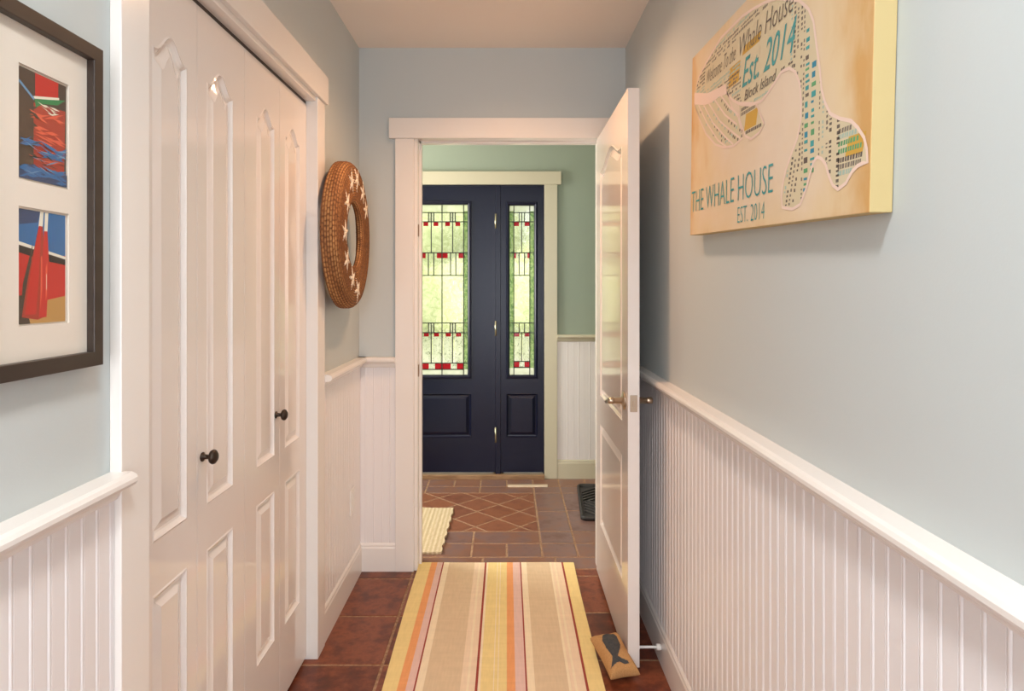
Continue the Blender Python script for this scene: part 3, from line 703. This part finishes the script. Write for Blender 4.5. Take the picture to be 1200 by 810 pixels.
def fill(pts, c, w): pb.poly([cl(u, v, w) for u, v in pts], ii(c))
def stroke(pts, wd, c, w, closed=False):
    n = len(pts); lf, rg = [], []
    for i in range(n):
        a = Vector(pts[i-1] if (i or closed) else pts[0]); e = Vector(pts[(i+1) % n] if (i < n-1 or closed) else pts[-1])
        d = (e-a).normalized(); nn = Vector((-d.y, d.x))*wd/2; p = Vector(pts[i]); lf.append(cl(*(p+nn), w)); rg.append(cl(*(p-nn), w))
    m = n if closed else n-1
    pb.add(lf+rg, [(i, (i+1) % n, n+(i+1) % n, n+i) for i in range(m)], ii(c))
fill(body, 'olive', .0003); fill(jaw, 'olive', .0003); fill(fin, 'olive', .00035)
R2_ = random.Random(11)
def inside(p, poly):
    c = False; n = len(poly)
    for i in range(n):
        (x0, y0), (x1, y1) = poly[i], poly[i-1]
        if (y0 > p[1]) != (y1 > p[1]) and p[0] < (x1-x0)*(p[1]-y0)/(y1-y0)+x0: c = not c
    return c
def mark(u, v, du, dv, c, w=.0005, sk=0):
    pb.quad(cl(u, v, w), cl(u+du, v, w), cl(u+du+sk, v+dv, w), cl(u+sk, v+dv, w), ii(c))
# coloured patches behind the words
for (u, v, du, dv, c) in ((.31, .335, .07, .045, 'amber'), (.40, .385, .10, .018, 'amber'), (.42, .215, .07, .035, 'amber'), (.86, .09, .05, .03, 'amber')): mark(u, v, du, dv, c, .0004, .01)
# rows of small unreadable lettering that fills the whale
for row in range(28):
    v = .46-.0088*row; u = .05; c = R2_.choice(['grey', 'dark', 'pale', 'pale', 'grey'])
    while u < .66:
        l = R2_.uniform(.006, .013)
        busy = any(a-.012 < u < c and d-.008 < v < e for a, c, d, e in ((.13, .37, .387, .428), (.37, .68, .385, .434), (.40, .70, .308, .378), (.415, .60, .278, .306)))
        if not busy and inside((u, v), body) and inside((u+l, v+.007), body): mark(u, v, l*.75, R2_.uniform(.003, .006), c, .0005, .002)
        u += l+(.014 if R2_.random() < .16 else 0)
for col, (u0, c, wd) in enumerate(((.655, 'pale', .006), (.668, 'dark', .007), (.682, 'grey', .006), (.697, 'dark', .006), (.708, 'grey', .005), (.771, 'grey', .004), (.783, 'pale', .005), (.797, 'grey', .006), (.808, 'dark', .008), (.833, 'dark', .009))):
    v = .40
    while v > .02:
        l = R2_.uniform(.003, .008)
        uu = u0-(.03 if col < 4 else 0)*max(0, (.12-v)/.1)
        if inside((uu, v), body) and inside((uu+wd, v-l), body) and R2_.random() < .8: mark(uu, v-l, wd, l*.8, c)
        v -= l+.003
for u0, va, vb, c, wd in ((.718, .335, .055, 'teal', .016), (.742, .272, .09, 'teal', .016)):
    v = va
    while v > vb:
        l = R2_.choice([.005, .007, .009, .012])
        mark(u0+R2_.uniform(-.001, .001), v-l, wd*R2_.uniform(.6, 1), l*.85, R2_.choice([c, c, 'dteal', 'green']) if R2_.random() < .9 else 'dark'); v -= l+R2_.uniform(.002, .009)
for row, c in ((.13, 'grey'), (.121, 'pale'), (.11, 'green'), (.098, 'green'), (.084, 'dark'), (.074, 'grey'), (.064, 'pale')):
    u = .838
    while u < .905:
        l = R2_.uniform(.005, .01)
        if inside((u, row), body) and inside((u+l, row+.008), body): mark(u, row, l*.7, .0075, c, .0005, .001)
        u += l
for k, pl in enumerate(pleats+[jaw[:7]]):
    for t in range(14):
        i = min(len(pl)-2, int(t/14*(len(pl)-1))); ft = t/14*(len(pl)-1)-i
        p = Vector(pl[i]).lerp(Vector(pl[i+1]), ft)+Vector((.014, .006))
        if inside(p, jaw) and R2_.random() < .7: mark(p.x, p.y, .008, .006, R2_.choice(['grey', 'dark', 'pale']), .0005, .001)
for row, c in ((.262, 'dark'), (.252, 'grey'), (.206, 'dark')):
    u = .40
    while u < .52:
        l = R2_.uniform(.006, .01)
        if inside((u, row), fin) and inside((u+l, row+.006), fin): mark(u, row, l*.75, .007, c)
        u += l
fill(band, 'blush', .0008)
stroke(body, .0062, 'blush', .0007, True); stroke(jaw, .0055, 'blush', .0007, True); stroke(fin, .0055, 'blush', .0009, True)
for pl in pleats: stroke(pl, .005, 'blush', .0009)
pb.build('whale_print', [IM[k] for k in IK], cv, fix=False)
# readable words
def words(txt, u0, u1, v0, v1, c, shear=0, bold=0):
    cu = bpy.data.curves.new('words', 'FONT'); cu.body = txt; cu.resolution_u = 3; cu.offset = bold
    o = bpy.data.objects.new('words', cu); COL.objects.link(o); bpy.context.view_layer.update()
    me = bpy.data.meshes.new_from_object(o.evaluated_get(bpy.context.evaluated_depsgraph_get()))
    xs_ = [v.co.x for v in me.vertices]; zs_ = [v.co.y for v in me.vertices]; a, c_, e, f_ = min(xs_), max(xs_), min(zs_), max(zs_)
    pts = []; tb = MB()
    for v in me.vertices:
        q = (v.co.y-e)/(f_-e); pts.append(cl(u0+(v.co.x-a)/(c_-a)*(u1-u0)+shear*q, v0+q*(v1-v0), .0011))
    tb.add(pts, [tuple(p.vertices) for p in me.polygons], ii(c))
    bpy.data.objects.remove(o); bpy.data.curves.remove(cu); bpy.data.meshes.remove(me)
    tb.build('lettering', [IM[k] for k in IK], cv, fix=False)
words('THE WHALE HOUSE', .014, .585, .064, .122, 'teal', 0, -.016)
words('EST. 2014', .388, .545, .014, .05, 'teal', 0, -.016)
words('Est. 2014', .405, .665, .312, .375, 'teal', .02, .0)
words('Whale House', .375, .66, .388, .432, 'dark', .01, -.012)
words('Welcome To the', .135, .355, .39, .425, 'dark', .01, -.012)
words('Block Island', .42, .585, .281, .303, 'dark', .008)

# ------------------------------------------------------------------ rugs, tray, bag, small things
rm = bpy.data.materials.new('striped_rug'); rm.use_nodes = True; nt = rm.node_tree; bb = nt.nodes['Principled BSDF']; bb.inputs['Roughness'].default_value = .95; bb.inputs['Specular IOR Level'].default_value = .1
tc = nt.nodes.new('ShaderNodeTexCoord'); sx = nt.nodes.new('ShaderNodeSeparateXYZ'); nt.links.new(tc.outputs['Object'], sx.inputs[0])
RX0, RX1 = -.408, .322
mr = nt.nodes.new('ShaderNodeMapRange'); mr.inputs[1].default_value = -(RX1-RX0)/2; mr.inputs[2].default_value = (RX1-RX0)/2
nt.links.new(sx.outputs['X'], mr.inputs[0])
cr = nt.nodes.new('ShaderNodeValToRGB'); cr.color_ramp.interpolation = 'CONSTANT'
YEL, ORA, PNK, RED, CRE, TAN, CPK = (240, 214, 150), (238, 166, 112), (230, 194, 182), (160, 74, 64), (244, 224, 192), (222, 196, 162), (240, 214, 184)
stops = [(0, YEL), (.06, ORA), (.098, PNK), (.135, RED), (.144, CRE), (.178, TAN), (.345, CPK), (.372, CRE), (.385, CPK), (.413, RED), (.425, CRE), (.436, YEL), (.494, CRE), (.499, YEL), (.515, CRE), (.519, YEL), (.556, ORA), (.594, PNK), (.643, RED), (.652, CRE), (.687, TAN), (.838, CRE), (.85, CPK), (.865, CRE), (.878, CPK), (.915, RED), (.926, YEL)]
for i, (p, c) in enumerate(stops):
    e = cr.color_ramp.elements[i] if i < 2 else cr.color_ramp.elements.new(p)
    e.position = p; e.color = (*lin(c), 1)
nt.links.new(mr.outputs[0], cr.inputs[0])
mp = nt.nodes.new('ShaderNodeMapping'); mp.inputs['Scale'].default_value = (1, .12, 1); nn = nt.nodes.new('ShaderNodeTexNoise'); nn.inputs['Scale'].default_value = 130; nn.inputs['Detail'].default_value = 2
nt.links.new(tc.outputs['Object'], mp.inputs[0]); nt.links.new(mp.outputs[0], nn.inputs['Vector'])
mp2 = nt.nodes.new('ShaderNodeMapping'); mp2.inputs['Scale'].default_value = (.15, 1, 1); n3 = nt.nodes.new('ShaderNodeTexNoise'); n3.inputs['Scale'].default_value = 60
nt.links.new(tc.outputs['Object'], mp2.inputs[0]); nt.links.new(mp2.outputs[0], n3.inputs['Vector'])
av = nt.nodes.new('ShaderNodeMath'); av.operation = 'ADD'; nt.links.new(nn.outputs[0], av.inputs[0]); nt.links.new(n3.outputs[0], av.inputs[1])
hv = nt.nodes.new('ShaderNodeMapRange'); hv.inputs[1].default_value = .6; hv.inputs[2].default_value = 1.4; hv.inputs[3].default_value = .94; hv.inputs[4].default_value = 1.06
nt.links.new(av.outputs[0], hv.inputs[0])
mu = nt.nodes.new('ShaderNodeVectorMath'); mu.operation = 'SCALE'; nt.links.new(cr.outputs[0], mu.inputs[0]); nt.links.new(hv.outputs[0], mu.inputs['Scale'])
nt.links.new(mu.outputs[0], bb.inputs['Base Color'])
bp = nt.nodes.new('ShaderNodeBump'); bp.inputs['Strength'].default_value = .3; bp.inputs['Distance'].default_value = .002
nt.links.new(av.outputs[0], bp.inputs['Height']); nt.links.new(bp.outputs[0], bb.inputs['Normal'])
b = MB(); NX, NY = 30, 60; ry0, ry1 = 1.30, 3.165; cx = (RX0+RX1)/2
def rz(x, y): return .009+.0012*math.sin(y*5.1+x*3)+.0008*math.sin(x*11+y*2)
def rxy(i, j):
    t = j/NY; y = ry0+(ry1-ry0)*t; x = RX0+(RX1-RX0)*i/NX
    e = .003*math.sin(y*4)
    return x+e+(-.006+.012*(i/NX-.5))*t, y+.006*(i/NX)*t
vs_ = []
for lv in (0, 1):
    for j in range(NY+1):
        for i in range(NX+1):
            x, y = rxy(i, j); vs_.append((x, y, rz(x, y) if lv else .0005))
n_ = NX+1; o2 = (NY+1)*n_
fs = [(j*n_+i+o2, j*n_+i+1+o2, (j+1)*n_+i+1+o2, (j+1)*n_+i+o2) for j in range(NY) for i in range(NX)]
fs += [(j*n_+i, (j+1)*n_+i, (j+1)*n_+i+1, j*n_+i+1) for j in range(NY) for i in range(NX)]
fs += [(i, i+1, i+1+o2, i+o2) for i in range(NX)]+[(NY*n_+i, NY*n_+i+o2, NY*n_+i+1+o2, NY*n_+i+1) for i in range(NX)]
fs += [(j*n_, j*n_+o2, (j+1)*n_+o2, (j+1)*n_) for j in range(NY)]+[(j*n_+NX, (j+1)*n_+NX, (j+1)*n_+NX+o2, j*n_+NX+o2) for j in range(NY)]
b.add(vs_, fs, 0, False)
tag(b.build('rug', rm, origin=(cx, 2.2, 0), bevel=0), 'long flat striped runner rug in yellow, tan and orange', 'rug')

# woven cream mat in the entry, its scalloped end showing past the jamb
mm = bpy.data.materials.new('woven_cream_cotton'); mm.use_nodes = True; nt = mm.node_tree; bb = nt.nodes['Principled BSDF']; bb.inputs['Roughness'].default_value = .95
tc = nt.nodes.new('ShaderNodeTexCoord'); wv1 = nt.nodes.new('ShaderNodeTexWave'); wv1.bands_direction = 'X'; wv1.inputs['Scale'].default_value = 14; wv1.inputs['Distortion'].default_value = 1.2; wv1.inputs['Detail Scale'].default_value = 6
wv2 = nt.nodes.new('ShaderNodeTexWave'); wv2.bands_direction = 'Y'; wv2.inputs['Scale'].default_value = 22; wv2.inputs['Distortion'].default_value = .8
for q in (wv1, wv2): nt.links.new(tc.outputs['Object'], q.inputs['Vector'])
pm = nt.nodes.new('ShaderNodeMath'); pm.operation = 'MULTIPLY'; nt.links.new(wv1.outputs[1], pm.inputs[0]); nt.links.new(wv2.outputs[1], pm.inputs[1])
cr = nt.nodes.new('ShaderNodeValToRGB')
for i, (p, c) in enumerate(((0.0, (192, 170, 134)), (.5, (212, 192, 158)), (.9, (230, 214, 184)))):
    e = cr.color_ramp.elements[i] if i < 2 else cr.color_ramp.elements.new(p)
    e.position = p; e.color = (*lin(c), 1)
nt.links.new(pm.outputs[0], cr.inputs[0]); nt.links.new(cr.outputs[0], bb.inputs['Base Color'])
b = MB(); NX, NY = 60, 30; vs_ = []
def mz(x, y): return .012+.0012*math.sin(x*2*PI/.034)
for lv in (0, 1):
    for j in range(NY+1):
        for i in range(NX+1):
            y = 3.285+.665*j/NY; x0, x1 = -1.45, -.330+.0045*math.sin(j*2*PI/5)+.012*j/NY
            x = x0+(x1-x0)*i/NX; vs_.append((x, y+.004*math.sin(x*20), mz(x, y) if lv else .0005))
n_ = NX+1; o2 = (NY+1)*n_
fs = [(j*n_+i+o2, j*n_+i+1+o2, (j+1)*n_+i+1+o2, (j+1)*n_+i+o2) for j in range(NY) for i in range(NX)]
fs += [(j*n_+i, (j+1)*n_+i, (j+1)*n_+i+1, j*n_+i+1) for j in range(NY) for i in range(NX)]
fs += [(i, i+1, i+1+o2, i+o2) for i in range(NX)]+[(NY*n_+i, NY*n_+i+o2, NY*n_+i+1+o2, NY*n_+i+1) for i in range(NX)]
fs += [(j*n_, j*n_+o2, (j+1)*n_+o2, (j+1)*n_) for j in range(NY)]+[(j*n_+NX, (j+1)*n_+NX, (j+1)*n_+NX+o2, j*n_+NX+o2) for j in range(NY)]
b.add(vs_, fs, 0, False)
tag(b.build('mat', mm, origin=(-.9, 3.62, 0)), 'cream woven cotton mat with scalloped end past the left jamb', 'mat')

# black boot tray
M['rubber'] = mat('black_rubber', (44, 43, 44), .5, noise=(20, (56, 53, 52)))
bt = empty('boot_tray', (.70, 4.06, 0), 'black rubber boot tray with raised chevrons on the entry tiles', 'boot tray')
rotz = Matrix.Translation((.70, 4.06, 0)) @ Matrix.Rotation(math.radians(-4), 4, 'Z')
def rrect(hx, hy, r, n=6):
    out = []
    for qx, qy, a0 in ((1, 1, 0), (-1, 1, 90), (-1, -1, 180), (1, -1, 270)):
        for i in range(n+1):
            a = math.radians(a0+90*i/n); out.append((qx*(hx-r)+r*math.cos(a), qy*(hy-r)+r*math.sin(a)))
    return out
b = MB(); rings = [(0, .001), (0, .020), (.004, .024), (.011, .024), (.016, .018), (.018, .006)]
lp = [[(x, y, z) for x, y in rrect(.255-s, .325-s, .04-s)] for s, z in rings]; n = len(lp[0])
for k in range(len(lp)-1): b.add(lp[k]+lp[k+1], [(i, (i+1) % n, n+(i+1) % n, n+i) for i in range(n)], 0, True)
b.add(lp[-1], [tuple(range(n))]); b.add(lp[0], [tuple(range(n))])
b.build('tray', M['rubber'], bt, xf=rotz)
b = MB()
for k in range(-4, 12):
    for sg in (-1, 1):
        x0 = -.21+k*.052; p = [(x0, 0), (x0+.30, sg*.30), (x0+.322, sg*.30), (x0+.022, 0)]
        p = clip(p, -.228, .228, -.298, .298)
        if len(p) < 3: continue
        n = len(p); b.add([(x, y, .0055) for x, y in p]+[(x, y, .0145) for x, y in p], [tuple(range(n, 2*n))]+[(i, (i+1) % n, n+(i+1) % n, n+i) for i in range(n)])
b.build('chevron_ribs', M['rubber'], bt, xf=rotz)

# metal strip on the tiles before the sidelight
M['pale'] = mat('pale_metal', (206, 184, 156), .4, .3)
b = MB(); b.extrude([(0, 0), (.004, .010), (.010, .013), (.022, .013), (.026, 0)], lambda p, a: (a, 4.395+p[0], p[1]+.0003), 0.005, .272)
tag(b.build('floor_strip', M['pale']), 'thin pale metal strip on tiles before the sidelight', 'strip')

# whale bean bag doorstop
M['burlap'] = mat('tan_canvas_cloth', (198, 150, 96), .95, noise=(300, (180, 132, 82)), bump=(420, .6))
M['whaleink'] = mat('charcoal_print', (62, 62, 64), .9, noise=(120, (74, 72, 70)))
bgx = Matrix.Translation((.374, 2.302, .021)) @ Matrix.Rotation(math.radians(15), 4, 'Z') @ Matrix.Rotation(math.radians(13), 4, 'X')
L2, W2, TH = .094, .054, .058
def bag(u, v):   # u across, v along, both -1..1 -> local point on the top
    ear = 1-.11*(1-v*v)-.0*u
    x = W2*u*ear; y = L2*v*(1-.07*(1-u*u))
    e = (max(0, 1-abs(u)**5)*max(0, 1-abs(v)**6))**.5
    return x, y, e
b = MB(); N = 40; vs_ = []
for lv in (0, 1):
    for j in range(N+1):
        for i in range(N+1):
            u, v = math.sin((i/N-.5)*PI), math.sin((j/N-.5)*PI)
            x, y, e = bag(u, v); mid = .024
            z = mid+(TH-mid)*e*(1+.05*math.sin(7*u+3*v)) if lv else mid-(mid-.001)*e
            vs_.append((x, y, z))
n_ = N+1; o2 = n_*n_
fs = [(j*n_+i+o2, j*n_+i+1+o2, (j+1)*n_+i+1+o2, (j+1)*n_+i+o2) for j in range(N) for i in range(N)]+[(j*n_+i, (j+1)*n_+i, (j+1)*n_+i+1, j*n_+i+1) for j in range(N) for i in range(N)]
b.add(vs_, fs, 0, True)
dsb = empty('doorstop_bag', tuple(bgx @ Vector((0, 0, 0))), 'tan cloth bean bag doorstop printed with a black whale', 'doorstop')
b.build('bag', M['burlap'], dsb, xf=bgx)
wp = [(-0.145, 0.553), (-0.004, 0.592), (0.186, 0.559), (0.237, 0.459), (0.215, 0.216), (0.112, 0.082), (-0.034, -0.066), (0.03, -0.142), (0.154, -0.237), (0.165, -0.282), (0.057, -0.289), (-0.084, -0.23), (-0.234, -0.252), (-0.347, -0.271), (-0.256, -0.161), (-0.207, -0.066), (-0.256, 0.172), (-0.246, 0.391)]
wp = [(2.5*a-.02, 1.85*c-.27) for a, c in wp]
b = MB(); K = 90
def top(u, v):
    x, y, e = bag(u, v); return (x, y, .024+(TH-.024)*e*(1+.05*math.sin(7*u+3*v))+.0012)
for i in range(K):
    for j in range(K):
        u0, v0 = -1+2*i/K, -1+2*j/K; d = 2/K
        if inside((u0+d/2, v0+d/2), wp) and abs(v0) < .92: b.add([top(u0, v0), top(u0+d, v0), top(u0+d, v0+d), top(u0, v0+d)], [(0, 1, 2, 3)], 0, True)
b.build('whale_print', M['whaleink'], dsb, xf=bgx)

# outlet cover on the left beadboard
ol = empty('outlet_cover', (XL+.011, 2.913, .33), 'white outlet cover on the beadboard below the wreath', 'outlet')
b = MB(); b.box(XL+.0085, XL+.0155, 2.878, 2.948, .33, .445); b.build('plate', M['white'], ol, bevel=.003)
for z in (.362, .413):
    b = MB(); b.box(XL+.015, XL+.0175, 2.896, 2.930, z-.014, z+.014); b.build('socket', M['white'], ol, bevel=.002)
